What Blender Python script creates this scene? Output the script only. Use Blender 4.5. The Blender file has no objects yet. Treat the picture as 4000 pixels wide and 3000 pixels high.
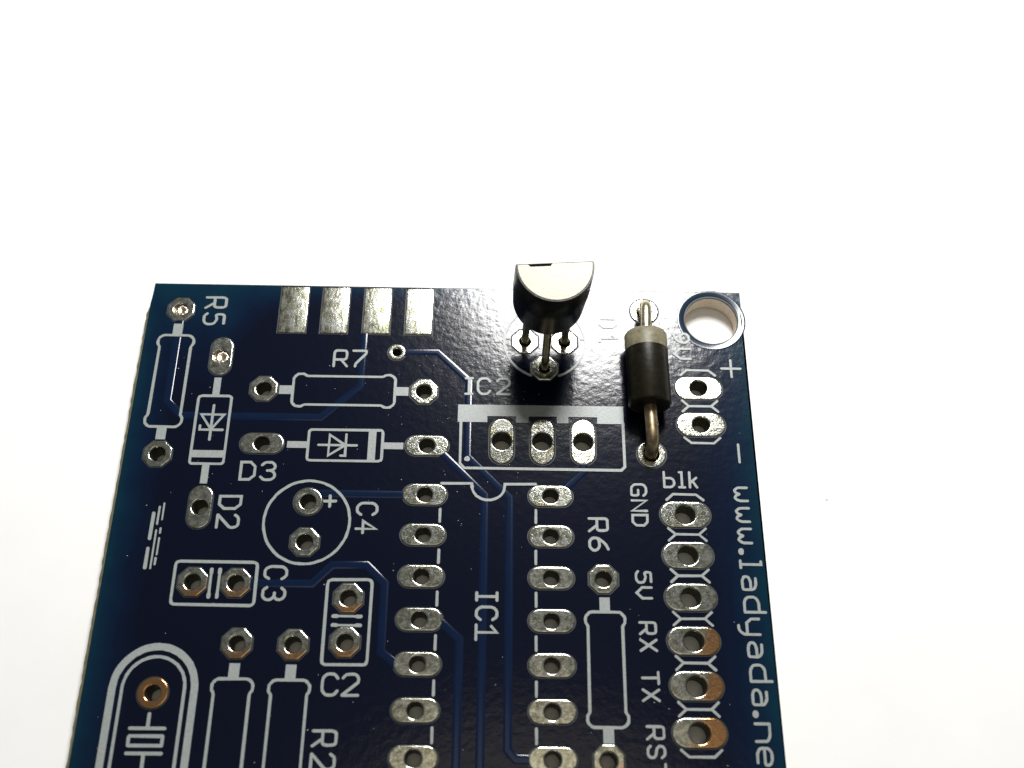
import bpy, math, random
from mathutils import Vector, Matrix
# ---------------------------------------------------------------- scene, camera, light (1 unit = 1 mm)
scene = bpy.context.scene
scene.unit_settings.system = 'METRIC'
scene.unit_settings.scale_length = 0.001
COL = scene.collection
rnd = random.Random(7)

CAM_POS = Vector((4.16570, -23.07754, 62.33124))
CAM_R = ((0.9997687, 0.0068154, 0.0203981), (0.0151094, -0.8975443, -0.4406654), (0.0153049, 0.4408717, -0.8974396))      # camera axes right, down, forward in board coordinates
cd = bpy.data.cameras.new('camera'); cam = bpy.data.objects.new('camera', cd); COL.objects.link(cam)
r, d, f = (Vector(v) for v in CAM_R)
cam.matrix_world = Matrix(((r.x, -d.x, -f.x, CAM_POS.x), (r.y, -d.y, -f.y, CAM_POS.y), (r.z, -d.z, -f.z, CAM_POS.z), (0, 0, 0, 1)))
cd.sensor_width = 36.0
cd.lens = 36.0 * 4259.85 / 4000.0
cd.clip_start = 1.0
cd.clip_end = 5000.0
cd.dof.use_dof = True
cd.dof.focus_distance = 67.5
cd.dof.aperture_fstop = 0.050
scene.camera = cam

world = bpy.data.worlds.new('World'); scene.world = world
world.use_nodes = True
bg = world.node_tree.nodes['Background']
bg.inputs['Color'].default_value = (0.985, 1.0, 0.95, 1)
bg.inputs['Strength'].default_value = 0.15

def area_lamp(name, loc, target, radius, power, color):
    l = bpy.data.lights.new(name, 'AREA'); l.shape = 'DISK'; l.size = radius * 2
    l.energy = power; l.color = color
    o = bpy.data.objects.new(name, l); COL.objects.link(o)
    o.location = loc
    o.rotation_euler = (Vector(target) - Vector(loc)).to_track_quat('-Z', 'Y').to_euler()
    return o
# desk lamp standing behind the board, to the right
G = Vector((10.2, 18.1, 0.0))
ldir = Vector((G.x - CAM_POS.x, G.y - CAM_POS.y, CAM_POS.z)).normalized()
area_lamp('desk_lamp', G + ldir * 130.0, (4, 6, 0), 24.5, 3.08e5, (1.0, 0.992, 0.975))
# weak warm ceiling light overhead
area_lamp('ceiling_lamp', (20.0, -38.0, 420.0), (0, 0, 0), 95.0, 0.75e5, (1.0, 0.86, 0.60))

scene.view_settings.view_transform = 'Standard'
scene.view_settings.look = 'None'
scene.view_settings.exposure = 0.0
scene.view_settings.gamma = 1.0

# ---------------------------------------------------------------- materials
def mat(name, base=(0.5, 0.5, 0.5), rough=0.5, metal=0.0, spec=0.5):
    m = bpy.data.materials.new(name); m.use_nodes = True
    nt = m.node_tree; b = nt.nodes['Principled BSDF']
    b.inputs['Base Color'].default_value = (*base, 1); b.inputs['Roughness'].default_value = rough
    b.inputs['Metallic'].default_value = metal; b.inputs['Specular IOR Level'].default_value = spec
    return m, nt, b
def N(nt, t, **kw):
    n = nt.nodes.new(t)
    for k, v in kw.items():
        if k in n.inputs: n.inputs[k].default_value = v
        else: setattr(n, k, v)
    return n
def noise(nt, scale, detail=3.0, rough=0.6, obj=True, rand=0.0):
    tc = N(nt, 'ShaderNodeTexCoord'); src = tc.outputs['Object']
    if rand:
        oi = N(nt, 'ShaderNodeObjectInfo'); mu = N(nt, 'ShaderNodeMath', operation='MULTIPLY'); mu.inputs[1].default_value = rand
        nt.links.new(oi.outputs['Random'], mu.inputs[0])
        ad = N(nt, 'ShaderNodeVectorMath', operation='ADD'); nt.links.new(src, ad.inputs[0]); nt.links.new(mu.outputs[0], ad.inputs[1]); src = ad.outputs[0]
    n = N(nt, 'ShaderNodeTexNoise'); n.inputs['Scale'].default_value = scale; n.inputs['Detail'].default_value = detail; n.inputs['Roughness'].default_value = rough
    nt.links.new(src, n.inputs['Vector'])
    return n
def ramp(nt, fac, stops):
    r = N(nt, 'ShaderNodeValToRGB'); e = r.color_ramp.elements
    while len(e) < len(stops): e.new(0.5)
    for el, (p, c) in zip(e, stops):
        el.position = p; el.color = (*c, 1) if len(c) == 3 else c
    nt.links.new(fac, r.inputs[0]); return r
def mixc(nt, fac, a, b):
    m = N(nt, 'ShaderNodeMix', data_type='RGBA')
    if isinstance(fac, float): m.inputs[0].default_value = fac
    else: nt.links.new(fac, m.inputs[0])
    for s, v in ((6, a), (7, b)):
        if isinstance(v, tuple): m.inputs[s].default_value = (*v, 1)
        else: nt.links.new(v, m.inputs[s])
    return m.outputs[2]
def bump(nt, b, h, strength, dist):
    bp = N(nt, 'ShaderNodeBump'); bp.inputs['Strength'].default_value = strength; bp.inputs['Distance'].default_value = dist
    nt.links.new(h, bp.inputs['Height']); nt.links.new(bp.outputs[0], b.inputs['Normal']); return bp
def math_(nt, op, a, bv):
    m = N(nt, 'ShaderNodeMath', operation=op)
    for i, v in enumerate((a, bv)):
        if isinstance(v, (int, float)): m.inputs[i].default_value = v
        elif v is not None: nt.links.new(v, m.inputs[i])
    return m.outputs[0]

# board extent (mm, origin at pin 1 of the long chip footprint)
X0, X1, Y1, Y0 = -18.52, 20.37, 14.60, -58.0

def mask_surface(nt, b):
    """Orange-peel of the cured mask: slow swells and a fine tooth."""
    n1 = noise(nt, 1.9, 2.0, 0.55); n2 = noise(nt, 9.0, 2.0, 0.6)
    h = math_(nt, 'ADD', n1.outputs[0], math_(nt, 'MULTIPLY', n2.outputs[0], 0.11))
    bump(nt, b, h, 1.0, 0.010)
# solder mask: thick dark blue over the copper pour, teal on the copper-free border, lamp glow through the laminate painted in as its gradient
M_MASK, nt, b = mat('blue_solder_mask', rough=0.135, spec=0.36)
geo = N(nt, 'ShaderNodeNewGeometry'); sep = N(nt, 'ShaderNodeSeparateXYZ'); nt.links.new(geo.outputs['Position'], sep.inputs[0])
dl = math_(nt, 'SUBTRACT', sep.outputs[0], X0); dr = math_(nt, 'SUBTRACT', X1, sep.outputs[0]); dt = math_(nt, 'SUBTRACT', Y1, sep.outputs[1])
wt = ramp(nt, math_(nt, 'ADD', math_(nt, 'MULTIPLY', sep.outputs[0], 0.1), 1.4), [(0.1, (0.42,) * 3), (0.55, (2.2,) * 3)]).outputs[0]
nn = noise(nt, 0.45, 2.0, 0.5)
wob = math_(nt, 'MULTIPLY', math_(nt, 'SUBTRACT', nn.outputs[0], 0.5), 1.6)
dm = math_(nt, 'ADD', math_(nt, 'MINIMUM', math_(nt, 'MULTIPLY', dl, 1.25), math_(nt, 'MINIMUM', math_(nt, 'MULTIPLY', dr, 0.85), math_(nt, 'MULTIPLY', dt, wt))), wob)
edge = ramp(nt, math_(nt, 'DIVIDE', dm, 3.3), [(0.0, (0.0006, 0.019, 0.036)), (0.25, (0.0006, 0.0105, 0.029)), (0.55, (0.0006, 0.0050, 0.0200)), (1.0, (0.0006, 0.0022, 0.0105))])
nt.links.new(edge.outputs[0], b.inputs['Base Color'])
mask_surface(nt, b)
# mask lying over a copper track: the same ink, the bright copper under it makes it bluer
M_TRACE, nt, b = mat('blue_mask_over_copper', (0.0030, 0.014, 0.062), 0.14, 0, 0.36)
nv = noise(nt, 0.8, 2.0)
nt.links.new(mixc(nt, nv.outputs[0], (0.0012, 0.0055, 0.026), (0.0015, 0.010, 0.034)), b.inputs['Base Color'])
n1 = noise(nt, 6.0, 3.0); bump(nt, b, n1.outputs[0], 0.15, 0.01)
M_CORE, nt, b = mat('bare_laminate_dark', (0.010, 0.014, 0.016), 0.5)
M_FIBRE, nt, b = mat('cut_fibreglass', (0.42, 0.36, 0.17), 0.7)
nf = noise(nt, 3.0, 4.0, 0.7)
nt.links.new(ramp(nt, nf.outputs[0], [(0.3, (0.10, 0.09, 0.025)), (0.55, (0.19, 0.17, 0.06)), (0.8, (0.32, 0.29, 0.13))]).outputs[0], b.inputs['Base Color'])
bump(nt, b, nf.outputs[0], 0.6, 0.05)
M_WALL, nt, b = mat('cream_drilled_wall', (0.66, 0.58, 0.46), 0.5)
nf = noise(nt, 4.0, 3.0, 0.7); nt.links.new(ramp(nt, nf.outputs[0], [(0.3, (0.55, 0.46, 0.35)), (0.7, (0.74, 0.68, 0.58))]).outputs[0], b.inputs['Base Color'])
M_LIP, nt, b = mat('thick_mask_meniscus', (0.0008, 0.014, 0.034), 0.16, 0, 0.6)
# white legend ink
M_INK, nt, b = mat('white_legend_ink', (0.5, 0.52, 0.5), 0.33, 0, 0.42)
ni = noise(nt, 9.0, 3.0, 0.7)
nt.links.new(ramp(nt, ni.outputs[0], [(0.25, (0.22, 0.245, 0.24)), (0.6, (0.30, 0.325, 0.315)), (0.9, (0.36, 0.38, 0.365))]).outputs[0], b.inputs['Base Color'])
bump(nt, b, ni.outputs[0], 0.4, 0.02)

def tin(name, rough=0.12, copper=None, bias=0.0, mottling=1.0, bumps=0.5, dark=1.0):
    m, nt, b = mat(name, (0.7, 0.68, 0.6), rough, 1.0)
    n1 = noise(nt, 3.2, 4.0, 0.65, rand=60.0); n2 = noise(nt, 13.0, 2.0, 0.7, rand=60.0)
    c = ramp(nt, n1.outputs[0], [(0.32, (0.26 * dark, 0.26 * dark, 0.20 * dark)), (0.5, (0.52 * dark, 0.53 * dark, 0.47 * dark)), (0.68, (0.80 * dark, 0.81 * dark, 0.77 * dark))]).outputs[0]
    flux = ramp(nt, noise(nt, 2.1, 3.0, 0.6, rand=35.0).outputs[0], [(0.52, (0, 0, 0)), (0.72, (1, 1, 1))]).outputs[0]
    c = mixc(nt, math_(nt, 'MULTIPLY', flux, 0.55 * mottling), c, (0.40, 0.35, 0.15))
    if copper is not None:
        tc = N(nt, 'ShaderNodeTexCoord'); dp = N(nt, 'ShaderNodeVectorMath', operation='DOT_PRODUCT')
        nt.links.new(tc.outputs['Object'], dp.inputs[0]); dp.inputs[1].default_value = (copper[0], copper[1], 0)
        k = math_(nt, 'ADD', math_(nt, 'ADD', dp.outputs['Value'], bias), math_(nt, 'MULTIPLY', math_(nt, 'SUBTRACT', n1.outputs[0], 0.5), 2.0))
        k = ramp(nt, k, [(0.0, (0, 0, 0)), (0.7, (1, 1, 1))]).outputs[0]
        c = mixc(nt, math_(nt, 'MULTIPLY', k, 0.92), c, (0.62, 0.32, 0.13))
    nt.links.new(c, b.inputs['Base Color'])
    rr = ramp(nt, n2.outputs[0], [(0.3, (rough - 0.08,) * 3), (0.75, (rough + 0.14,) * 3)]).outputs[0]
    nt.links.new(rr, b.inputs['Roughness'])
    h = math_(nt, 'ADD', n1.outputs[0], math_(nt, 'MULTIPLY', n2.outputs[0], 0.9))
    bump(nt, b, h, bumps, 0.013)
    return m
M_TIN = tin('tinned_copper')
M_TARN_SHADE = tin('tarnished_tin_painted_shade', 0.13, mottling=1.7, bumps=0.22, dark=0.55)  # yellowish flux tarnish, darkened further to paint in the transistor's shade
M_TIN_S = tin('tinned_copper_smooth', 0.13, mottling=0.5, bumps=0.3)
M_TIN_E, nt, b = mat('streaky_tinned_contact', (0.6, 0.58, 0.5), 0.2, 1.0)
tc = N(nt, 'ShaderNodeTexCoord'); mp = N(nt, 'ShaderNodeMapping'); mp.inputs['Scale'].default_value = (1.0, 0.45, 1.0); nt.links.new(tc.outputs['Object'], mp.inputs[0])
oi = N(nt, 'ShaderNodeObjectInfo'); ad = N(nt, 'ShaderNodeVectorMath', operation='ADD'); nt.links.new(mp.outputs[0], ad.inputs[0]); nt.links.new(math_(nt, 'MULTIPLY', oi.outputs['Random'], 70.0), ad.inputs[1])
e1 = N(nt, 'ShaderNodeTexNoise'); e1.inputs['Scale'].default_value = 3.4; e1.inputs['Detail'].default_value = 5.0; e1.inputs['Roughness'].default_value = 0.72; nt.links.new(ad.outputs[0], e1.inputs['Vector'])
nt.links.new(ramp(nt, e1.outputs[0], [(0.40, (0.12, 0.125, 0.08)), (0.50, (0.42, 0.42, 0.34)), (0.60, (0.88, 0.89, 0.84))]).outputs[0], b.inputs['Base Color'])
nt.links.new(ramp(nt, e1.outputs[0], [(0.35, (0.26,) * 3), (0.65, (0.16,) * 3)]).outputs[0], b.inputs['Roughness'])
bump(nt, b, e1.outputs[0], 0.7, 0.018)
M_CU_R = tin('tin_worn_to_copper_on_one_end', 0.14, (1.0, -0.35), -0.15, 0.5, 0.3)
M_CU_RR = tin('tin_mostly_worn_to_copper', 0.14, (0.8, -0.3), 0.45, 0.5, 0.3)
M_CU_B = tin('tin_worn_to_copper_below', 0.14, (0.15, -1.0), -0.10, 0.3, 0.3)
M_CU = tin('bare_copper_ring', 0.14, (0.1, -0.1), 1.5, 0.2, 0.25)
M_FILL, nt, b = mat('solder_in_hole', (0.72, 0.60, 0.45), 0.25, 1.0)
nl = noise(nt, 5.0, 3.0); bump(nt, b, nl.outputs[0], 0.8, 0.06)
M_HOLE, nt, b = mat('plated_barrel', (0.11, 0.11, 0.09), 0.55, 1.0)
M_LEAD, nt, b = mat('dull_tinned_lead', (0.56, 0.50, 0.38), 0.27, 1.0)
nl = noise(nt, 4.0, 3.0, rand=20.0)
nt.links.new(ramp(nt, nl.outputs[0], [(0.3, (0.46, 0.39, 0.25)), (0.7, (0.72, 0.66, 0.50))]).outputs[0], b.inputs['Base Color'])
bump(nt, b, nl.outputs[0], 0.3, 0.05)
M_LEADB, nt, b = mat('brownish_tinned_lead', (0.50, 0.36, 0.22), 0.38, 1.0)
nl = noise(nt, 3.0, 3.0, rand=20.0)
nt.links.new(ramp(nt, nl.outputs[0], [(0.3, (0.24, 0.17, 0.10)), (0.7, (0.46, 0.37, 0.24))]).outputs[0], b.inputs['Base Color'])
M_LEADT, nt, b = mat('olive_tinned_lead', (0.35, 0.30, 0.2), 0.27, 1.0)
nl = noise(nt, 4.0, 3.0, rand=20.0)
nt.links.new(ramp(nt, nl.outputs[0], [(0.3, (0.20, 0.17, 0.09)), (0.7, (0.44, 0.40, 0.27))]).outputs[0], b.inputs['Base Color'])
bump(nt, b, nl.outputs[0], 0.3, 0.05)
M_EPOXY, nt, b = mat('black_moulded_epoxy', (0.006, 0.005, 0.0035), 0.30, 0, 0.28)
ne = noise(nt, 6.0, 4.0, 0.7); bump(nt, b, ne.outputs[0], 0.25, 0.03)
M_TOP, nt, b = mat('ground_epoxy_top', (0.11, 0.10, 0.07), 0.32, 0, 0.62); b.inputs['Specular Tint'].default_value = (1.0, 0.95, 0.80, 1)
ne = noise(nt, 5.0, 4.0, 0.7); bump(nt, b, ne.outputs[0], 0.4, 0.02)
M_DIODE, nt, b = mat('dark_olive_epoxy', (0.022, 0.020, 0.010), 0.36, 0, 0.22)
ne = noise(nt, 2.5, 4.0, 0.7)
nt.links.new(ramp(nt, ne.outputs[0], [(0.3, (0.003, 0.0026, 0.001)), (0.7, (0.013, 0.0115, 0.0055))]).outputs[0], b.inputs['Base Color'])
bump(nt, b, ne.outputs[0], 0.35, 0.04)
M_BAND, nt, b = mat('silver_grey_band_paint', (0.17, 0.15, 0.09), 0.5, 0.0, 0.5)
ne = noise(nt, 3.0, 4.0, 0.7)
nt.links.new(ramp(nt, ne.outputs[0], [(0.3, (0.10, 0.085, 0.045)), (0.7, (0.22, 0.20, 0.125))]).outputs[0], b.inputs['Base Color'])
M_DUST, nt, b = mat('pale_dust', (0.62, 0.62, 0.58), 0.8)
M_PAPER, nt, b = mat('white_paper', (0.86, 0.855, 0.85), 0.85, 0, 0.2)
npn = noise(nt, 0.12, 3.0); nt.links.new(ramp(nt, npn.outputs[0], [(0.3, (0.84, 0.835, 0.83)), (0.7, (0.88, 0.875, 0.87))]).outputs[0], b.inputs['Base Color'])
n2 = noise(nt, 2.5, 5.0, 0.7); bump(nt, b, n2.outputs[0], 0.15, 0.03)

# ---------------------------------------------------------------- object helpers
def link(name, me, m, parent=None, loc=(0, 0, 0), smooth=None):
    if m is not None and not me.materials: me.materials.append(m)
    if smooth is not None:
        me.shade_smooth(); me.set_sharp_from_angle(angle=math.radians(smooth))
    o = bpy.data.objects.new(name, me); COL.objects.link(o); o.location = loc
    if parent: o.parent = parent
    return o
def mesh(name, v, f):
    me = bpy.data.meshes.new(name); me.from_pydata(v, [], f); me.update(); return me
def tag(o, label=None, cat=None, group=None, kind=None):
    if label: o['label'] = label
    if cat: o['category'] = cat
    if group: o['group'] = group
    if kind: o['kind'] = kind
    return o
def empty(name, loc=(0, 0, 0)):
    o = bpy.data.objects.new(name, None); COL.objects.link(o); o.location = loc; o.empty_display_size = 1; return o
def slab(name, loops, z0, z1):
    """Flat sheet between z0 and z1 with the first loop as outline and the other loops as openings."""
    cu = bpy.data.curves.new(name, 'CURVE'); cu.dimensions = '2D'; cu.fill_mode = 'BOTH'; cu.extrude = (z1 - z0) / 2
    for lp in loops:
        sp = cu.splines.new('POLY'); sp.points.add(len(lp) - 1)
        for p, (x, y) in zip(sp.points, lp): p.co = (x, y, 0, 1)
        sp.use_cyclic_u = True
    tmp = bpy.data.objects.new(name, cu); COL.objects.link(tmp)
    dg = bpy.context.evaluated_depsgraph_get(); dg.update()
    me = bpy.data.meshes.new_from_object(tmp.evaluated_get(dg)); me.name = name
    bpy.data.objects.remove(tmp); bpy.data.curves.remove(cu)
    me.transform(Matrix.Translation((0, 0, (z0 + z1) / 2))); me.materials.clear()
    return me
def rings_mesh(name, rings, cap=False):
    n = len(rings[0]); v = [p for r_ in rings for p in r_]; fs = []
    for a in range(len(rings) - 1):
        for i in range(n):
            j = (i + 1) % n; fs.append((a * n + i, a * n + j, (a + 1) * n + j, (a + 1) * n + i))
    if cap: fs.append(tuple(range((len(rings) - 1) * n, len(rings) * n)))
    return mesh(name, v, fs)
NA = 48
ANG = [2 * math.pi * i / NA for i in range(NA)]
def rad(kind, a, off=0.0):
    """Distance from a land's centre to its outline at angle a."""
    k = kind[0]
    if k == 'round': return kind[1] + off
    if k == 'oct':
        s = math.pi / 4; t = (a + s / 2) % s - s / 2
        return (kind[1] + off) / math.cos(t)
    hx, hy = kind[1] + off, kind[2] + off
    sw = hy > hx
    if sw: hx, hy = hy, hx; a = math.pi / 2 - a
    c, s_ = math.cos(a), math.sin(a); L = hx - hy
    if abs(s_) > 1e-9 and abs(c) * hy / abs(s_) <= L: return hy / abs(s_)
    t = L * abs(c); return t + math.sqrt(max(t * t - L * L + hy * hy, 0))
def outline(kind, off, x=0, y=0):
    return [(x + rad(kind, a, off) * math.cos(a), y + rad(kind, a, off) * math.sin(a)) for a in ANG]
def ring(kind, off, z): return [(px, py, z) for px, py in outline(kind, off)]

# ---------------------------------------------------------------- paper
tag(link('tabletop', mesh('tabletop', [(-420, -420, -1.36), (420, -420, -1.36), (420, 420, -1.36), (-420, 420, -1.36)], [(0, 1, 2, 3)]), M_PAPER), kind='structure')

# ---------------------------------------------------------------- circuit board
board = empty('circuit_board', (0, 0, 0))
tag(board, 'dark blue printed circuit board with tinned pads and white printed component outlines', 'circuit board')

OCT, RND = ('oct', 0.86), ('round', 0.86)
LNG = ('long', 1.35, 0.67)
HDR = ('long', 1.53, 0.81)
LNGV = ('long', 0.765, 1.53)
LNGV2 = ('long', 0.70, 1.36)
# (x, y, outline, hole radius, material)
PADS = []
for i in range(9):
    y = -2.54 * i
    PADS.append((0.0, y, LNG, 0.44, M_TIN if i < 3 else M_TIN_S)); PADS.append((7.62, y, LNG, 0.44, M_TIN if i < 3 else M_TIN_S))
hm = [M_TIN, M_TIN, M_TIN, M_CU_R, M_CU_R, M_CU_RR]
for i in range(6): PADS.append((15.75, -1.06 - 2.54 * i, HDR, 0.57, hm[i]))
PADS += [(17.12, 7.43, HDR, 0.50, M_TIN), (17.12, 4.89, HDR, 0.50, M_TIN)]
PADS += [(4.62, 3.58, LNGV, 0.56, M_TARN_SHADE), (7.14, 3.58, LNGV, 0.56, M_TARN_SHADE), (9.68, 3.58, LNGV, 0.56, M_TIN)]
PADS += [(-10.18, 3.21, LNG, 0.45, M_TIN), (0.0, 3.21, LNG, 0.45, M_TIN)]
PADS += [(-13.42, 9.22, LNGV2, 0.45, M_TIN_S), (-13.44, -0.98, LNGV2, 0.45, M_TIN_S)]
PADS += [(-16.45, 12.62, OCT, 0.42, M_TIN_S), (-16.47, 2.42, OCT, 0.45, M_TIN_S)]
PADS += [(-10.46, 6.96, OCT, 0.45, M_TIN), (-0.34, 6.92, OCT, 0.45, M_TIN)]
PADS += [(-7.0, -0.54, RND, 0.45, M_TIN_S), (-6.98, -3.07, OCT, 0.45, M_TIN_S)]
PADS += [(-13.25, -5.57, OCT, 0.45, M_CU_B), (-10.74, -5.60, OCT, 0.45, M_CU_B)]
PADS += [(-4.15, -6.42, OCT, 0.45, M_CU_B), (-4.16, -8.97, OCT, 0.45, M_CU_B)]
PADS += [(-10.26, -9.10, OCT, 0.42, M_CU_B), (-7.08, -9.14, OCT, 0.45, M_CU_B)]
PADS += [(10.68, -5.11, OCT, 0.45, M_TIN), (10.68, -15.28, OCT, 0.45, M_CU_B)]
PADS += [(-14.60, -11.90, RND, 0.42, M_CU)]
PADS += [(6.05, 10.62, OCT, 0.33, M_TIN_S), (8.60, 10.62, OCT, 0.33, M_TIN_S), (7.31, 8.70, OCT, 0.33, M_TIN_S)]
PADS += [(13.90, 13.0, ('round', 0.93), 0.46, M_TIN_S), (13.90, 2.86, ('round', 0.90), 0.46, M_TIN_S)]
PADS += [(-2.20, 9.70, ('round', 0.56), 0.25, M_TIN_S)]
HOLE = (18.32, 12.45, 1.72)
CONTACTS = [(-9.12, 0.90), (-6.40, 0.88), (-3.65, 0.88), (-0.89, 0.885)]
CY0, CY1 = 11.02, 14.46

def circ(x, y, r_): return [(x + r_ * math.cos(a), y + r_ * math.sin(a)) for a in ANG]
outer = [(X0 + 0.08, Y1), (X0 + 0.05, 13.6), (X0, 13.1), (X0, Y0), (X1, Y0), (X1, Y1)]
lam = slab('laminate', [outer] + [circ(p[0], p[1], p[3] + 0.03) for p in PADS] + [circ(HOLE[0], HOLE[1], HOLE[2] + 0.02)], -1.3, -0.03)
lam.materials.append(M_CORE); lam.materials.append(M_FIBRE)
for p in lam.polygons: p.material_index = 0 if p.normal.z > 0.5 else 1
link('laminate', lam, None, board)
mask_loops = [[(x if x < 0 else x - 0.04, y - 0.06 if y > 14 else y) for x, y in outer]] + [outline(p[2], 0.07, p[0], p[1]) for p in PADS] + [circ(HOLE[0], HOLE[1], HOLE[2] + 0.52)]
for cx, hw in CONTACTS: mask_loops.append([(cx - hw - 0.07, CY0 - 0.07), (cx + hw + 0.07, CY0 - 0.07), (cx + hw + 0.07, CY1 + 0.04), (cx - hw - 0.07, CY1 + 0.04)])
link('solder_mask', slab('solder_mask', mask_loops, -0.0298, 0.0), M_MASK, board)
# rough snapped edge standing proud along the left side
v, fs = [], []
ys = [13.25 - 0.35 * i for i in range(int((13.25 - Y0) / 0.35))]
prof = [(0.0, -0.035), (0.24, -0.36), (0.34, -0.52), (0.34, -0.85), (0.0, -1.28)]
for k, y in enumerate(ys):
    t = min(1.0, k / 2.0); j = rnd.uniform(-0.035, 0.035)
    for q, (dx, dz) in enumerate(prof): v.append((X0 + 0.004 - (dx * (0.35 + 0.65 * t) + (j if dx else 0)), y, dz))
n = len(prof)
for k in range(len(ys) - 1):
    for q in range(n - 1): fs.append((k * n + q, (k + 1) * n + q, (k + 1) * n + q + 1, k * n + q + 1))
tag(link('snapped_edge', mesh('snapped_edge', v, fs), M_FIBRE, board), 'rough yellowish fibreglass edge')
# mounting hole with its rounded mask lip
k = ('round', HOLE[2])
rr = [(0.54, -0.002), (0.51, 0.009), (0.47, 0.013), (0.43, 0.0125), (0.30, -0.002), (0.18, -0.017), (0.09, -0.029), (0.05, -0.042), (0.015, -0.08), (0.0, -0.14), (0.0, -0.16)]
tag(link('mounting_hole', rings_mesh('mounting_hole', [ring(k, o_, z_) for o_, z_ in rr]), M_LIP, board, (HOLE[0], HOLE[1], 0), 40), 'large round mounting hole with a rounded lip')

link('hole_wall', rings_mesh('hole_wall', [ring(k, 0.0, -0.1601), ring(k, 0.0, -1.31)]), M_WALL, board, (HOLE[0], HOLE[1], 0), 60)
# solder lands with plated holes
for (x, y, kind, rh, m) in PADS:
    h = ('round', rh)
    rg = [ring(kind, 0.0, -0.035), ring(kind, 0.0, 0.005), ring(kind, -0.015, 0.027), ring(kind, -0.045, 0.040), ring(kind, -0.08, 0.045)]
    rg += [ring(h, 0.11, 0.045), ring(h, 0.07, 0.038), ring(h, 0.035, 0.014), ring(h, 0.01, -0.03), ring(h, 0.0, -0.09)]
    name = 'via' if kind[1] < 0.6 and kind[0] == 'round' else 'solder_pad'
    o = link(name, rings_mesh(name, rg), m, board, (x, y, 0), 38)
    for p in o.data.polygons[4 * NA:5 * NA]: p.use_smooth = False
    if m in (M_CU_R, M_CU_RR, M_CU_B): o['label'] = 'tinned pad with orange copper showing through'
    if m is M_CU: o['label'] = 'round bare copper pad'
    if (x, y) in ((-16.45, 12.62), (-13.42, 9.22)):
        link('solder_fill', rings_mesh('solder_fill', [ring(h, 0.0, -0.16), ring(h, -0.10, -0.12), ring(h, -0.22, -0.13), ring(h, -0.33, -0.20)], True), M_FILL, o, (0, 0, 0), 60)
    link('plated_hole', rings_mesh('plated_hole', [ring(h, 0.0, -0.0901), ring(h, 0.0, -1.32)]), M_HOLE, o, (0, 0, 0), 60)
# the four contacts along the far edge
for cx, hw in CONTACTS:
    hh = (CY1 - CY0) / 2
    def rc(off, z): return [(-hw - off, -hh - off, z), (hw + off, -hh - off, z), (hw + off, hh + off, z), (-hw - off, hh + off, z)]
    me = rings_mesh('edge_contact', [rc(0, -0.035), rc(0, 0.005), rc(-0.015, 0.03), rc(-0.045, 0.045), rc(-0.08, 0.05)], True)
    link('edge_contact', me, M_TIN_E, board, (cx, (CY0 + CY1) / 2, 0), 25)

# ---------------------------------------------------------------- ribbons (tracks and legend strokes)
def offsets(pts, closed):
    n = len(pts); out = []
    for i, p in enumerate(pts):
        p = Vector(p)
        a = Vector(pts[i - 1]) if (i > 0 or closed) else None
        c = Vector(pts[(i + 1) % n]) if (i < n - 1 or closed) else None
        d1 = (p - a).normalized() if a is not None else None
        d2 = (c - p).normalized() if c is not None else None
        if d1 is None: d1 = d2
        if d2 is None: d2 = d1
        n1 = Vector((-d1.y, d1.x)); n2 = Vector((-d2.y, d2.x)); m_ = n1 + n2
        if m_.length < 0.3: m_ = n1
        else: m_ = m_.normalized(); m_ = m_ / max(m_.dot(n1), 0.55)
        out.append((p, m_))
    return out
def fillet(pts, r_, closed=False, seg=5):
    """Round the corners of a polyline."""
    n = len(pts); out = []
    for i in range(n):
        p = Vector(pts[i])
        if not closed and i in (0, n - 1): out.append(tuple(p)); continue
        a, c = Vector(pts[i - 1]), Vector(pts[(i + 1) % n])
        k_ = min(r_, (a - p).length * 0.45, (c - p).length * 0.45)
        s, e = p + (a - p).normalized() * k_, p + (c - p).normalized() * k_
        for q in range(seg + 1):
            t = q / seg; out.append(tuple(s * (1 - t) ** 2 + p * 2 * t * (1 - t) + e * t * t))
    return out
def track(pts, w):
    of = offsets(pts, False)
    prof = [(-0.012, 0.06), (0.004, 0.04), (0.016, 0.0), (0.0245, -0.045), (0.029, -0.085), (0.030, -0.12)]
    prof = [(-1.0, z, e) for z, e in prof] + [(1.0, z, e) for z, e in prof[::-1]]
    v, fs = [], []; n = len(prof)
    for p, m_ in of:
        for s, z, e in prof:
            q = p + m_ * s * (w / 2 + e); v.append((q.x, q.y, z))
    for i in range(len(of) - 1):
        for j in range(n - 1): fs.append((i * n + j, i * n + j + 1, (i + 1) * n + j + 1, (i + 1) * n + j))
    me = mesh('copper_trace', v, fs)
    me.flip_normals() if me.polygons and max(me.polygons, key=lambda q: q.area).normal.z < 0 else None
    return link('copper_trace', me, M_TRACE, board, (0, 0, 0), 60)
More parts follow.
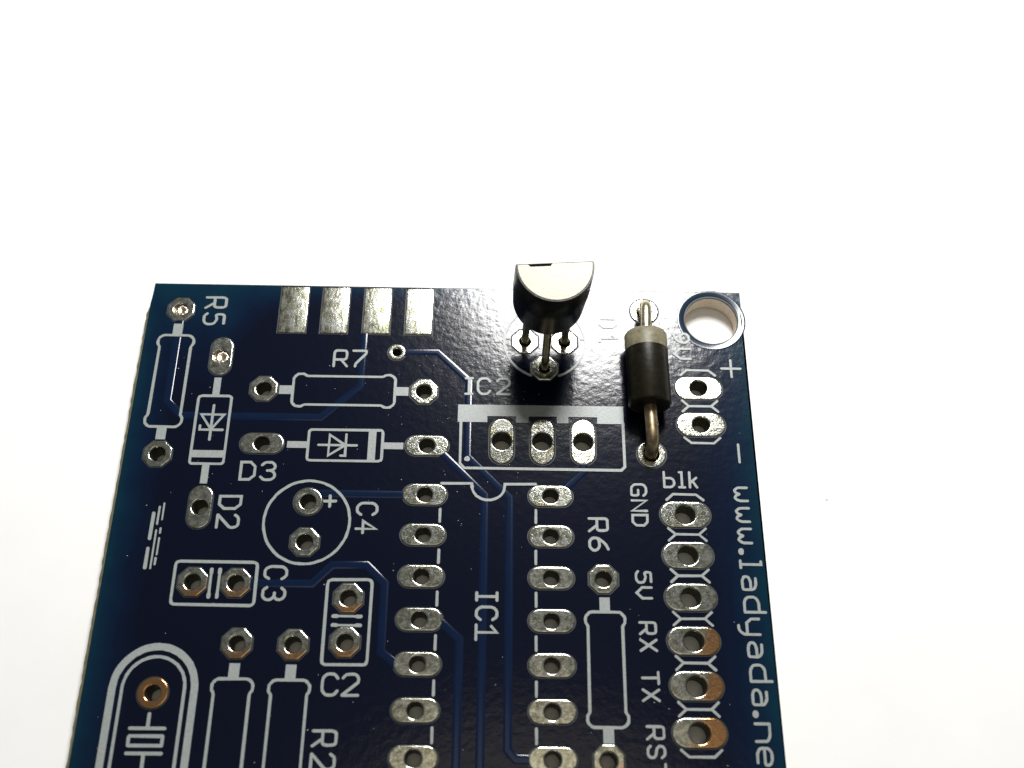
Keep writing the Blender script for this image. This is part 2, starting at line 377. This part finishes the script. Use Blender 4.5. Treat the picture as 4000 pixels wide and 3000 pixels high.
TRACKS = [
    ([(-1.9, 9.74), (0.42, 9.76), (2.5, 7.72), (2.5, 2.55), (5.13, -0.12), (5.13, -14.75), (5.60, -15.24), (6.4, -15.24)], 0.40),
    ([(0.95, 2.72), (3.63, 0.02), (3.63, -40)], 0.40),
    ([(9.67, 2.2), (9.67, 1.62), (8.50, 0.45)], 0.40),
    ([(-6.45, -0.03), (-1.2, -0.03)], 0.42),
    ([(-10.0, -5.62), (-6.33, -5.62), (-5.22, -4.47), (-3.22, -4.44), (-2.1, -5.52), (-2.1, -9.5), (-1.05, -10.3)], 0.40),
    ([(-16.42, 11.9), (-16.42, 6.0), (-15.4, 5.02), (-6.72, 5.02), (-4.38, 7.25), (-4.38, 11.05)], 0.40),
    ([(1.1, -7.62), (2.33, -8.72), (2.33, -40)], 0.40),
    ([(-9.4, -40), (-9.4, -40.5)], 0.40),
][:-1]
for p, w in TRACKS: track(p, w)

class Ink:
    """Collects the raised white strokes of one printed mark."""
    H = 0.046
    def __init__(s): s.v, s.f, s.k = [], [], 0
    def _z(s): s.k += 1; return s.H + 0.0013 * (s.k % 9)
    def stroke(s, pts, w=0.19, closed=False, jit=0.015):
        w *= 0.89
        z = s._z(); of = offsets(pts, closed); hw = w / 2; L, Rr = [], []
        for p, m_ in of:
            L.append(p + m_ * (hw + rnd.uniform(-jit, jit))); Rr.append(p - m_ * (hw + rnd.uniform(-jit, jit)))
        if closed: loops = None
        else:
            d0 = (Vector(pts[1]) - Vector(pts[0])).normalized(); d1 = (Vector(pts[-1]) - Vector(pts[-2])).normalized()
            c0 = [Vector(pts[0]) + Matrix.Rotation(math.pi / 2 + t, 2) @ d0 * hw for t in (0.52, 1.05, 1.57, 2.09, 2.62)]
            c1 = [Vector(pts[-1]) + Matrix.Rotation(-math.pi / 2 + t, 2) @ d1 * hw for t in (0.52, 1.05, 1.57, 2.09, 2.62)]
        b0 = len(s.v); n = len(L)
        zs = [z + 0.0010 * i / n for i in range(n)]      # each stroke climbs a hair so that it can cross itself
        for q, zz in zip(L, zs): s.v.append((q.x, q.y, zz))
        for q, zz in zip(Rr, zs): s.v.append((q.x, q.y, zz))
        m_ = n if closed else n - 1
        for i in range(m_):
            j = (i + 1) % n; s.f.append((b0 + i, b0 + n + i, b0 + n + j, b0 + j))
        def wall(idx, cyc):
            c = len(s.v)
            for i in idx: x, y, _ = s.v[i]; s.v.append((x, y, -0.002))
            for a in range(len(idx) if cyc else len(idx) - 1):
                q = (a + 1) % len(idx); s.f.append((idx[a], idx[q], c + q, c + a))
        if closed:
            wall([b0 + i for i in range(n)], True); wall([b0 + n + i for i in range(n)][::-1], True)
        else:
            a0 = len(s.v)
            for q in c0: s.v.append((q.x, q.y, z))
            a1 = len(s.v)
            for q in c1: s.v.append((q.x, q.y, zs[-1]))
            s.f.append(tuple([b0] + list(range(a0, a0 + 5)) + [b0 + n])); s.f.append(tuple([b0 + 2 * n - 1] + list(range(a1, a1 + 5)) + [b0 + n - 1]))
            wall([b0 + i for i in range(n)][::-1] + list(range(a0, a0 + 5)) + [b0 + n + i for i in range(n)] + list(range(a1, a1 + 5)), True)
    def poly(s, pts):
        z = s._z(); b0 = len(s.v); n = len(pts)
        for x, y in pts: s.v.append((x, y, z))
        for x, y in pts: s.v.append((x, y, -0.002))
        s.f.append(tuple(range(b0, b0 + n)))
        for i in range(n): j = (i + 1) % n; s.f.append((b0 + i, b0 + n + i, b0 + n + j, b0 + j))
    def rect(s, x0, y0, x1, y1): s.poly([(x0, y0), (x1, y0), (x1, y1), (x0, y1)])
    def build(s, name, label=None):
        me = mesh(name, s.v, s.f); o = link(name, me, M_INK, board)
        if label: o['label'] = label
        return o
def arc(cx, cy, rx, ry, a0, a1, n=16): return [(cx + rx * math.cos(math.radians(a0 + (a1 - a0) * i / n)), cy + ry * math.sin(math.radians(a0 + (a1 - a0) * i / n))) for i in range(n + 1)]

# ---- outlines
def resistor(x, y, rot, label):
    """10 mm axial outline between two lands; (x, y) is its middle, rot 0 lies flat, 90 stands up."""
    k_ = Ink(); c, s_ = math.cos(math.radians(rot)), math.sin(math.radians(rot))
    T = lambda pts: [(x + px * c - py * s_, y + px * s_ + py * c) for px, py in pts]
    half = [(-3.22, 0.88), (-2.96, 1.14), (-2.60, 1.14), (-2.42, 1.0), (2.42, 1.0), (2.60, 1.14), (2.96, 1.14), (3.22, 0.88)]
    pts = half + [(px, -py) for px, py in half[::-1]]
    k_.stroke(T(fillet(pts, 0.14, True, 3)), 0.19, True)
    for sg in (-1, 1): k_.poly(T([(sg * 3.2, -0.30), (sg * 4.08, -0.30), (sg * 4.08, 0.30), (sg * 3.2, 0.30)]))
    return k_.build('printed_resistor_outline', label)
resistor(-16.45, 7.44, 90, 'white resistor outline printed beside R5')
resistor(-5.40, 6.88, 0, 'white resistor outline printed under R7')
resistor(10.70, -10.30, 90, 'white resistor outline printed under R6')
resistor(-10.24, -14.32, 90, 'white resistor outline next to the printed crystal')
resistor(-7.07, -14.36, 90, 'white resistor outline printed beside R2')

def diode(x, y, rot, label, flip):
    k_ = Ink(); c, s_ = math.cos(math.radians(rot)), math.sin(math.radians(rot))
    T = lambda pts: [(x + px * c - py * s_, y + px * s_ + py * c) for px, py in pts]
    k_.stroke(T(fillet([(-2.29, 1.03), (2.29, 1.03), (2.29, -1.03), (-2.29, -1.03)], 0.22, True, 4)), 0.19, True)
    k_.poly(T([(1.40, -1.0), (1.88, -1.0), (1.88, 1.0), (1.40, 1.0)]))
    for a, b_ in ((-3.58, -2.28), (2.28, 3.58)): k_.poly(T([(a, -0.22), (b_, -0.22), (b_, 0.22), (a, 0.22)]))
    k_.stroke(T([(-1.64, 0), (0.70, 0)]), 0.18)
    k_.stroke(T([(-1.0, 0.70), (-1.0, -0.70), (0.0, 0.0)]), 0.18, True)
    k_.stroke(T([(0.03, 0.72 * flip), (0.03, -0.70 * flip), (-0.24, -0.70 * flip)]), 0.18)
    return k_.build('printed_diode_outline', label)
diode(-5.04, 3.14, 0, 'white zener diode outline printed above D3', 1)
diode(-13.42, 4.08, -90, 'white zener diode outline printed above D2', 1)

k_ = Ink(); k_.stroke(arc(-6.97, -1.84, 2.56, 2.60, 0, 360, 72)[:-1], 0.19, True); k_.build('printed_capacitor_outline', 'white circle printed around the C4 pads')
k_ = Ink(); k_.stroke([(-6.02, -0.52), (-5.34, -0.51)], 0.2); k_.stroke([(-5.70, -0.18), (-5.69, -0.86)], 0.2); k_.build('printed_plus_mark', 'small plus sign inside the C4 circle')
k_ = Ink(); k_.stroke(fillet([(-14.36, -4.36), (-9.60, -4.38), (-9.56, -6.95), (-14.36, -6.92)], 0.28, True), 0.2, True)
for xx in (-12.22, -11.74):
    k_.stroke([(xx, -4.95), (xx, -6.38)], 0.16); k_.stroke([(xx, -4.83), (xx, -5.05)], 0.24); k_.stroke([(xx, -6.30), (xx, -6.47)], 0.24)
k_.build('printed_capacitor_outline', 'white box printed around the C3 pads')
k_ = Ink(); k_.stroke(fillet([(-5.40, -5.36), (-2.84, -5.34), (-2.84, -10.26), (-5.40, -10.26)], 0.28, True), 0.2, True)
for yy in (-7.50, -8.02):
    k_.stroke([(-4.82, yy), (-3.48, yy)], 0.16); k_.stroke([(-4.94, yy), (-4.72, yy)], 0.24); k_.stroke([(-3.58, yy), (-3.36, yy)], 0.24)
k_.build('printed_capacitor_outline', 'white box printed around the C2 pads')
# crystal outline
k_ = Ink(); cx, cy = -14.60, -11.66
k_.stroke([(cx - 2.27, -40.0)] + arc(cx, cy, 2.27, 2.30, 180, 0, 30) + [(cx + 2.27, -40.0)], 0.46)
k_.stroke([(cx - 1.73, -40.0)] + arc(cx, cy, 1.73, 1.74, 180, 0, 30) + [(cx + 1.73, -40.0)], 0.20)
k_.stroke([(cx, -13.05), (cx, -13.82)], 0.22); k_.stroke([(cx - 0.95, -13.82), (cx + 0.95, -13.82)], 0.21)
k_.stroke(fillet([(cx - 0.93, -14.22), (cx + 0.90, -14.22), (cx + 0.90, -14.73), (cx - 0.93, -14.73)], 0.05, True), 0.21, True)
k_.stroke([(cx - 0.95, -15.13), (cx + 0.95, -15.13)], 0.21); k_.stroke([(cx, -15.13), (cx, -16.0)], 0.22)
k_.build('printed_crystal_outline', 'white rounded crystal outline in the lower left')
# chip outline with its notch and side dashes
k_ = Ink(); k_.stroke([(0.98, 0.72), (2.82, 0.73), (2.84, 0.60)] + arc(3.84, 0.60, 1.0, 0.92, 180, 360, 20) + [(4.84, 0.72), (6.72, 0.74)], 0.18)
k_.build('printed_chip_outline', 'white line with a half round notch at the end of the chip outline')
for i in range(8):
    for xx in (0.97, 6.72): k_ = Ink(); k_.stroke([(xx, -0.93 - 2.54 * i), (xx, -1.72 - 2.54 * i)], 0.18); k_.build('printed_dash')
# regulator footprint
k_ = Ink()
k_.poly([(1.85, 6.03), (1.85, 4.84), (3.70, 4.84), (3.70, 5.26), (5.51, 5.26), (5.51, 4.84), (6.29, 4.84), (6.29, 5.28), (8.06, 5.28), (8.06, 4.83), (8.78, 4.83), (8.78, 5.28), (10.59, 5.28), (10.59, 4.83), (12.25, 4.83), (12.25, 6.05)])
k_.stroke([(2.06, 4.9), (2.07, 2.05), (2.34, 1.76), (11.98, 1.72), (12.20, 1.95), (12.20, 4.9)], 0.19)
k_.stroke(arc(2.50, 2.36, 0.10, 0.10, 0, 330, 9), 0.17, True)
k_.build('printed_regulator_outline', 'white three pin regulator outline printed under IC2')
# round transistor footprint
k_ = Ink(); cx, cy, rr_ = 7.33, 10.62, 2.62
k_.stroke(arc(cx, cy, rr_, rr_, 187, 250, 18), 0.17); k_.stroke(arc(cx, cy, rr_, rr_, 290, 353, 18), 0.17); k_.stroke(arc(cx, cy, rr_, rr_, 7, 173, 40), 0.17)
k_.stroke([(4.76, 10.86), (5.0, 10.86)], 0.15); k_.stroke([(9.66, 10.86), (9.92, 10.86)], 0.15)
k_.stroke(arc(cx, cy, rr_, rr_, 173, 187, 4), 0.17); k_.stroke(arc(cx, cy, rr_, rr_, -7, 7, 4), 0.17)
k_.build('printed_transistor_outline', 'white circle printed round the transistor leads')
# bracket marks between the header lands
def brackets(x, ys):
    a, b_ = 1.12, 0.70
    k_ = Ink(); top = ys[0] + 1.27; k_.stroke([(x - a, top - 0.36), (x - b_, top), (x + b_, top), (x + a, top - 0.36)], 0.17); k_.build('printed_bracket')
    for i in range(len(ys) - 1):
        k_ = Ink(); m_ = (ys[i] + ys[i + 1]) / 2
        k_.stroke([(x - a, m_ + 0.38), (x - b_, m_), (x + b_, m_), (x + a, m_ + 0.38)], 0.17)
        k_.stroke([(x - a, m_ - 0.38), (x - b_ - 0.03, m_ - 0.02)], 0.17); k_.stroke([(x + a, m_ - 0.38), (x + b_ + 0.03, m_ - 0.02)], 0.17)
        k_.build('printed_bracket')
    k_ = Ink(); bot = ys[-1] - 1.27; k_.stroke([(x - a, bot + 0.36), (x - b_, bot), (x + b_, bot), (x + a, bot + 0.36)], 0.17); k_.build('printed_bracket')
brackets(15.78, [-1.06 - 2.54 * i for i in range(6)])
brackets(17.13, [7.43, 4.89])
# short dashes on the left
for x, a, b_, w in ((-15.57, -0.80, -1.82, 0.12), (-15.57, -2.36, -2.66, 0.12), (-15.57, -2.97, -3.98, 0.12), (-15.59, -4.18, -4.58, 0.13), (-15.81, -1.02, -2.10, 0.14), (-15.81, -2.50, -4.80, 0.14), (-16.12, -1.44, -3.00, 0.24), (-16.13, -3.62, -4.78, 0.24)):
    k_ = Ink(); k_.stroke([(x, a), (x, b_)], w); k_.build('printed_dash')
k_ = Ink(); k_.stroke([(18.70, 8.86), (19.92, 8.87)], 0.18); k_.stroke([(19.31, 9.46), (19.32, 8.26)], 0.18); k_.build('printed_plus_mark', 'plus sign beside the upper 9V pad')
k_ = Ink(); k_.stroke([(19.32, 3.55), (19.33, 2.38)], 0.18); k_.build('printed_minus_mark', 'minus sign below the plus sign at the right edge')

# ---- lettering: single-stroke letters in a unit box
def cur(*p, r_=0.3): return fillet(list(p), r_, False, 4)
GL = {
 'R': [cur((0, 0), (0, 1), (.95, 1), (.95, .42), (0, .42), r_=.22)[:-1] + [(0.02, .42)], [(.52, .42), (1, 0)]],
 '5': [cur((.92, 1), (.06, 1), (.06, .56), (.55, .66), (1, .5), (1, .14), (.72, 0), (.2, 0), (0, .14), r_=.2)],
 '7': [cur((0, 1), (1, 1), (1, .84), (.22, .16), (.20, 0), r_=.12)],
 'D': [(lambda a: a)([(0, 0), (0, 1), (.66, 1), (1, .76), (1, .24), (.66, 0)])],
 '2': [cur((0, .82), (.16, .97), (.42, 1), (.8, 1), (1, .84), (1, .62), (0, .02), r_=.16), [(0, 0), (1, 0)]],
 '3': [cur((.04, .84), (.26, 1), (.76, 1), (.98, .84), (.98, .66), (.76, .53), (.44, .53), r_=.16), cur((.6, .53), (.8, .5), (1, .36), (1, .16), (.76, 0), (.22, 0), (0, .16), r_=.16)],
 'C': [cur((1, .80), (.78, 1), (.28, 1), (0, .80), (0, .20), (.28, 0), (.78, 0), (1, .20), r_=.14)],
 '4': [[(.66, 0), (.66, 1), (0, .34), (1, .34)]],
 'I': [[(.5, 0), (.5, 1)], [(0, 1), (1, 1)], [(0, 0), (1, 0)]],
 '1': [[(.08, .74), (.5, 1), (.5, 0)], [(0, 0), (1, 0)]],
 '6': [cur((.90, 1), (.45, .84), (.04, .46), (.02, .18), (.26, 0), (.74, 0), (1, .18), (1, .36), (.74, .53), (.3, .53), (.06, .42), r_=.18)],
 'G': [cur((1, .82), (.78, 1), (.26, 1), (0, .80), (0, .20), (.26, 0), (.98, 0), (.98, .46), (.5, .46), r_=.14)],
 'N': [[(0, 0), (0, 1), (1, 0), (1, 1)]],
 'V': [[(0, 1), (0, .38), (.5, 0), (1, .38), (1, 1)]],
 'X': [[(0, 0), (1, 1)], [(0, 1), (1, 0)]],
 'T': [[(.5, 0), (.5, 1)], [(0, 1), (1, 1)]],
 'S': [cur((1, .82), (.76, 1), (.22, 1), (0, .86), (0, .66), (.22, .53), (.78, .47), (1, .34), (1, .14), (.76, 0), (.22, 0), (0, .16), r_=.14)],
 '9': [cur((.08, .02), (.7, .18), (1, .5), (1, .82), (.74, 1), (.26, 1), (0, .82), (0, .62), (.26, .46), (.74, .46), (.98, .6), r_=.18)],
 'b': [[(0, 0), (0, 1)], cur((0, .6), (.7, .6), (1, .46), (1, .16), (.7, 0), (0, 0), r_=.2)],
 'l': [[(.1, 1), (.52, 1), (.52, 0)], [(0, 0), (1, 0)]],
 'k': [[(0, 0), (0, 1)], [(.06, .30), (.94, .64)], [(.42, .40), (1, 0)]],
 'w': [cur((0, 1), (0, .30), (.22, 0), (.40, .12), (.5, .44), (.60, .12), (.78, 0), (1, .30), (1, 1), r_=.16)],
 '.': [[(0.3, .25), (.7, .25)]],
 'a': [cur((.14, 1), (.66, 1), (.98, .80), (.98, 0), (.3, 0), (0, .14), (0, .44), (.3, .60), (.98, .60), r_=.18)],
 'd': [[(1, 0), (1, 1)], cur((1, .70), (.3, .70), (0, .54), (0, .16), (.3, 0), (1, 0), r_=.2)],
 'y': [[(0, 1), (0, .62), (.25, .40), (1, .40)], cur((1, 1), (1, .22), (.72, 0), (.42, 0), r_=.2)],
 'n': [[(0, 0), (0, 1)], cur((0, 1), (.7, 1), (1, .80), (1, 0), r_=.2)],
 'e': [cur((.86, 0), (.3, 0), (0, .2), (0, .8), (.26, 1), (.76, 1), (1, .8), (1, .5), (.04, .5), r_=.18)],
 't': [cur((.36, 1), (.36, .16), (.6, 0), (.9, 0), r_=.2), [(0, .72), (.86, .72)]],
}
def lettering(text, chars, rot, label, w=0.19):
    """chars: one (x, y, width, height) box per letter; x, y is its lower left corner as read, rot -90 reads downwards."""
    k_ = Ink()
    for ch, (x, y, cw, hh) in zip(text, chars):
        a = w / 2
        for st in GL[ch]:
            pts = []
            for u, t in st:
                lx, ly = a + u * (cw - w), a + t * (hh - w)
                pts.append((x + lx, y + ly) if rot == 0 else (x + ly, y - lx))
            cl = ch == 'D'
            ww = w
            if ch == '.': ww = 0.36
            k_.stroke(pts, ww, cl, 0.010)
    return k_.build('printed_lettering', label)
def run(text, x, y, cw, hh, adv, rot):
    return [((x + i * adv, y, cw, hh) if rot == 0 else (x, y - i * adv, cw, hh)) for i in range(len(text))]
def word(text, x, y, cw, hh, adv, rot): lettering(text, run(text, x, y, cw, hh, adv, rot), rot, 'white lettering reading ' + text)
word('R5', -14.97, 13.63, 0.98, 1.49, 1.22, -90)
word('D2', -12.39, -0.20, 0.97, 1.46, 1.19, -90)
word('C4', -4.10, -0.52, 0.92, 1.37, 1.14, -90)
word('C3', -9.21, -4.52, 0.92, 1.46, 1.25, -90)
word('R2', -5.62, -13.76, 0.98, 1.46, 1.22, -90)
word('R6', 9.82, -1.31, 0.98, 1.29, 1.19, -90)
lettering('IC1', [(3.18, -5.93, 0.64, 1.37), (3.18, -6.77, 0.93, 1.37), (3.18, -7.82, 1.03, 1.37)], -90, 'white lettering reading IC1')
lettering('GND', [(12.46, 0.91, 0.90, 1.06), (12.46, -0.13, 0.83, 1.06), (12.46, -1.06, 0.82, 1.06)], -90, 'white lettering reading GND', 0.17)
lettering('5V', [(12.51, -4.55, 0.84, 1.04), (12.51, -5.52, 0.80, 1.04)], -90, 'white lettering reading 5V', 0.17)
lettering('RX', [(12.60, -7.58, 0.83, 1.08), (12.60, -8.57, 0.79, 1.08)], -90, 'white lettering reading RX', 0.17)
lettering('TX', [(12.61, -10.40, 0.80, 1.08), (12.61, -11.37, 0.77, 1.08)], -90, 'white lettering reading TX', 0.17)
lettering('RST', [(12.74, -13.36, 0.84, 1.10), (12.74, -14.40, 0.77, 1.10), (12.74, -15.35, 0.80, 1.10)], -90, 'white lettering reading RST', 0.17)
lettering('9V', [(15.62, 11.46, 0.85, 1.20), (15.62, 10.34, 0.90, 1.22)], -90, 'white lettering reading 9V', 0.18)
lettering('D1', [(10.84, 12.50, 0.83, 1.29), (10.84, 11.29, 0.68, 1.27)], -90, 'white lettering reading D1', 0.18)
lettering('www.ladyada.net', [(18.73, 0.79, 1.03, 0.96), (18.73, -0.53, 1.04, 0.97), (18.74, -1.84, 1.06, 0.97), (18.70, -3.12, 0.45, 0.72), (18.73, -3.82, 0.61, 1.39), (18.74, -4.78, 0.98, 0.97),
    (18.75, -6.0, 1.08, 1.38), (18.31, -7.29, 1.08, 1.38), (18.75, -8.66, 1.0, 0.96), (18.75, -9.92, 1.10, 1.37), (18.76, -11.31, 1.01, 0.97), (18.70, -12.50, 0.45, 0.72), (18.75, -13.15, 1.12, 0.97), (18.74, -14.45, 1.06, 0.98), (18.75, -15.75, 0.9, 1.38)], -90, 'white lettering reading www.ladyada.net', 0.18)
lettering('R7', [(-6.28, 8.52, 1.02, 1.31), (-5.08, 8.52, 1.02, 1.31)], 0, 'white lettering reading R7', 0.18)
lettering('D3', [(-11.36, 0.70, 1.04, 1.32), (-10.12, 0.70, 1.04, 1.33)], 0, 'white lettering reading D3')
lettering('IC2', [(2.20, 6.70, 0.60, 1.28), (2.98, 6.70, 0.95, 1.28), (4.20, 6.70, 0.96, 1.28)], 0, 'white lettering reading IC2', 0.18)
lettering('C2', [(-5.34, -12.03, 1.04, 1.35), (-4.20, -12.03, 1.06, 1.35)], 0, 'white lettering reading C2')
lettering('blk', [(14.49, 0.59, 0.78, 1.15), (15.40, 0.59, 0.52, 1.15), (16.06, 0.59, 0.60, 1.15)], 0, 'white lettering reading blk', 0.17)

# ---------------------------------------------------------------- tubes and the two mounted components
def tube(name, pts, r_, m, parent, seg=16):
    pts = [Vector(p) for p in pts]; rings = []
    up = Vector((1, 0.03, 0.02)).normalized()
    for i, p in enumerate(pts):
        t = (pts[min(i + 1, len(pts) - 1)] - pts[max(i - 1, 0)]).normalized()
        u = (up - t * up.dot(t)).normalized(); w_ = t.cross(u)
        rings.append([tuple(p + (u * math.cos(a) + w_ * math.sin(a)) * r_) for a in [2 * math.pi * q / seg for q in range(seg)]])
    me = rings_mesh(name, rings, True)
    return link(name, me, m, parent, (0, 0, 0), 50)
def fillet3(pts, r_, seg=7):
    out = []; n = len(pts)
    for i in range(n):
        p = Vector(pts[i])
        if i in (0, n - 1): out.append(p); continue
        a, c = Vector(pts[i - 1]), Vector(pts[i + 1])
        k_ = min(r_, (a - p).length * 0.48, (c - p).length * 0.48)
        s, e = p + (a - p).normalized() * k_, p + (c - p).normalized() * k_
        for q in range(seg + 1):
            t = q / seg; out.append(s * (1 - t) ** 2 + p * 2 * t * (1 - t) + e * t * t)
    return out
# transistor: black half-round body standing on three leads
TX, TY, TZ = 7.44, 11.60, 3.42
tr = empty('transistor', (TX, TY, 0))
tag(tr, 'black half-round transistor standing on three bare leads at the far edge of the board', 'transistor')
yaw = math.radians(4.0); TH = 4.42; TR = 2.36
def dshape(r_, flat, n=36, notch=False):
    pts = [(r_ * math.cos(a), r_ * 1.09 * math.sin(a)) for a in [math.pi + math.pi * i / n for i in range(n + 1)]]
    pts = [(x, min(y, flat)) for x, y in pts]
    pts += [(r_ * 0.985, flat), (-r_ * 0.985, flat)]
    return pts
def place(pts, z, lean=0.0): 
    c, s_ = math.cos(yaw), math.sin(yaw)
    return [(x * c - y * s_ + 0.045 * (z - TZ) - 0.06, x * s_ + y * c, z) for x, y in pts]
levels = [(2.05, 0.03, TZ + 0.0), (2.16, 0.09, TZ + 0.08), (2.22, 0.12, TZ + 0.25), (2.33, 0.15, TZ + 2.2), (2.35, 0.15, TZ + 2.26), (2.345, 0.15, TZ + TH - 0.08), (2.32, 0.13, TZ + TH - 0.03), (2.25, 0.09, TZ + TH - 0.025), (2.05, -0.10, TZ + TH - 0.22), (0.02, -0.12, TZ + TH - 0.24)]
rings = [place(dshape(r_, fl), z) for r_, fl, z in levels]
n = len(rings[0]); v = [p for r_ in rings for p in r_]; fs = []
for a in range(len(rings) - 1):
    for i in range(n): j = (i + 1) % n; fs.append((a * n + i, a * n + j, (a + 1) * n + j, (a + 1) * n + i))
fs.append(tuple(range(n))[::-1])
me = mesh('body', v, fs)
link('body', me, M_EPOXY, tr, (0, 0, 0), 32)
# flat ground top with a nick in its back edge
t0 = dshape(2.22, 0.05); t1 = t0[:-1] + [(-0.16, 0.05), (-0.26, -0.12), (-1.46, -0.11), (-1.60, 0.05)] + t0[-1:]
link('top_face', rings_mesh('top_face', [place(t1, TZ + TH - 0.20), place(t1, TZ + TH)], True), M_TOP, tr)
for (px, py, bx, by) in ((6.05, 10.62, -1.30, -0.90), (8.60, 10.62, 1.20, -0.84), (7.31, 8.70, -0.06, -1.45)):
    q = place([(bx, by)], TZ)[0]
    tube('lead', fillet3([(q[0], q[1], TZ + 0.3), (q[0], q[1], TZ - 0.3), (px - TX, py - TY, 0.9), (px - TX, py - TY, -1.3)], 0.6), 0.25, M_LEADT, tr)
# diode lying along the board, leads bent down into their holes
DX, DY, DZ = 13.72, 7.98, 1.42
di = empty('diode', (DX, DY, 0))
tag(di, 'dark cylindrical diode with a grey band lying flat above its two pads', 'diode')
def lathe(name, prof, m, parent, seg=40):
    """Turned about the y axis of the diode."""
    rings = [[(r_ * math.cos(a) - 0.012 * y, y, DZ + r_ * math.sin(a)) for a in [2 * math.pi * q / seg for q in range(seg)]] for y, r_ in prof]
    return link(name, rings_mesh(name, rings), m, parent, (0, 0, 0), 35)
BR, HL = 1.335, 2.52
lathe('body', [(-HL, 0.35), (-HL, 1.18), (-HL + 0.04, 1.27), (-HL + 0.14, BR), (HL - 1.22, BR), (HL - 0.14, BR - 0.004), (HL - 0.04, 1.26), (HL, 1.15), (HL, 0.35)], M_DIODE, di)
lathe('cathode_band', [(HL - 1.25, BR + 0.002), (HL - 1.24, BR + 0.014), (HL - 0.14, BR + 0.012), (HL - 0.03, 1.275), (HL + 0.008, 1.15), (HL + 0.008, 0.42)], M_BAND, di)
tube('lead', fillet3([(0.0, HL - 0.4, DZ), (0.12, 13.0 - DY, DZ), (0.18, 13.0 - DY, -1.3)], 1.0), 0.40, M_LEAD, di, 20)
tube('lead', fillet3([(0.03, -HL + 0.4, DZ), (0.10, 2.86 - DY, DZ), (0.18, 2.86 - DY, -1.3)], 1.0), 0.40, M_LEADB, di, 20)

# ---------------------------------------------------------------- dust on the board
v, fs = [], []
def fleck(x, y, z, s):
    b0 = len(v)
    for q in range(5):
        a = 2 * math.pi * q / 5 + rnd.uniform(0, 1); rr_ = s * rnd.uniform(0.6, 1.2)
        v.append((x + rr_ * math.cos(a), y + rr_ * math.sin(a), z))
    v.append((x, y, z + s * 0.7))
    for q in range(5): fs.append((b0 + q, b0 + (q + 1) % 5, b0 + 5))
for _ in range(260):
    x, y = rnd.uniform(-17.5, 19.8), rnd.uniform(-16, 14)
    if rnd.random() < 0.5: x, y = rnd.gauss(3.5, 4.5), rnd.gauss(5.5, 4.5)
    if not (X0 + .3 < x < X1 - .3 and y < Y1 - .3) or any(math.hypot(x - p[0], y - p[1]) < 1.6 for p in PADS) or math.hypot(x - HOLE[0], y - HOLE[1]) < 2.3: continue
    fleck(x, y, 0.0005, rnd.choice((0.018, 0.022, 0.03)) * rnd.uniform(0.8, 1.3))
fleck(24.9, 0.5, -1.359, 0.10)
tag(link('dust', mesh('dust', v, fs), M_DUST), 'tiny pale specks of dust on the dark board', 'dust', kind='stuff')
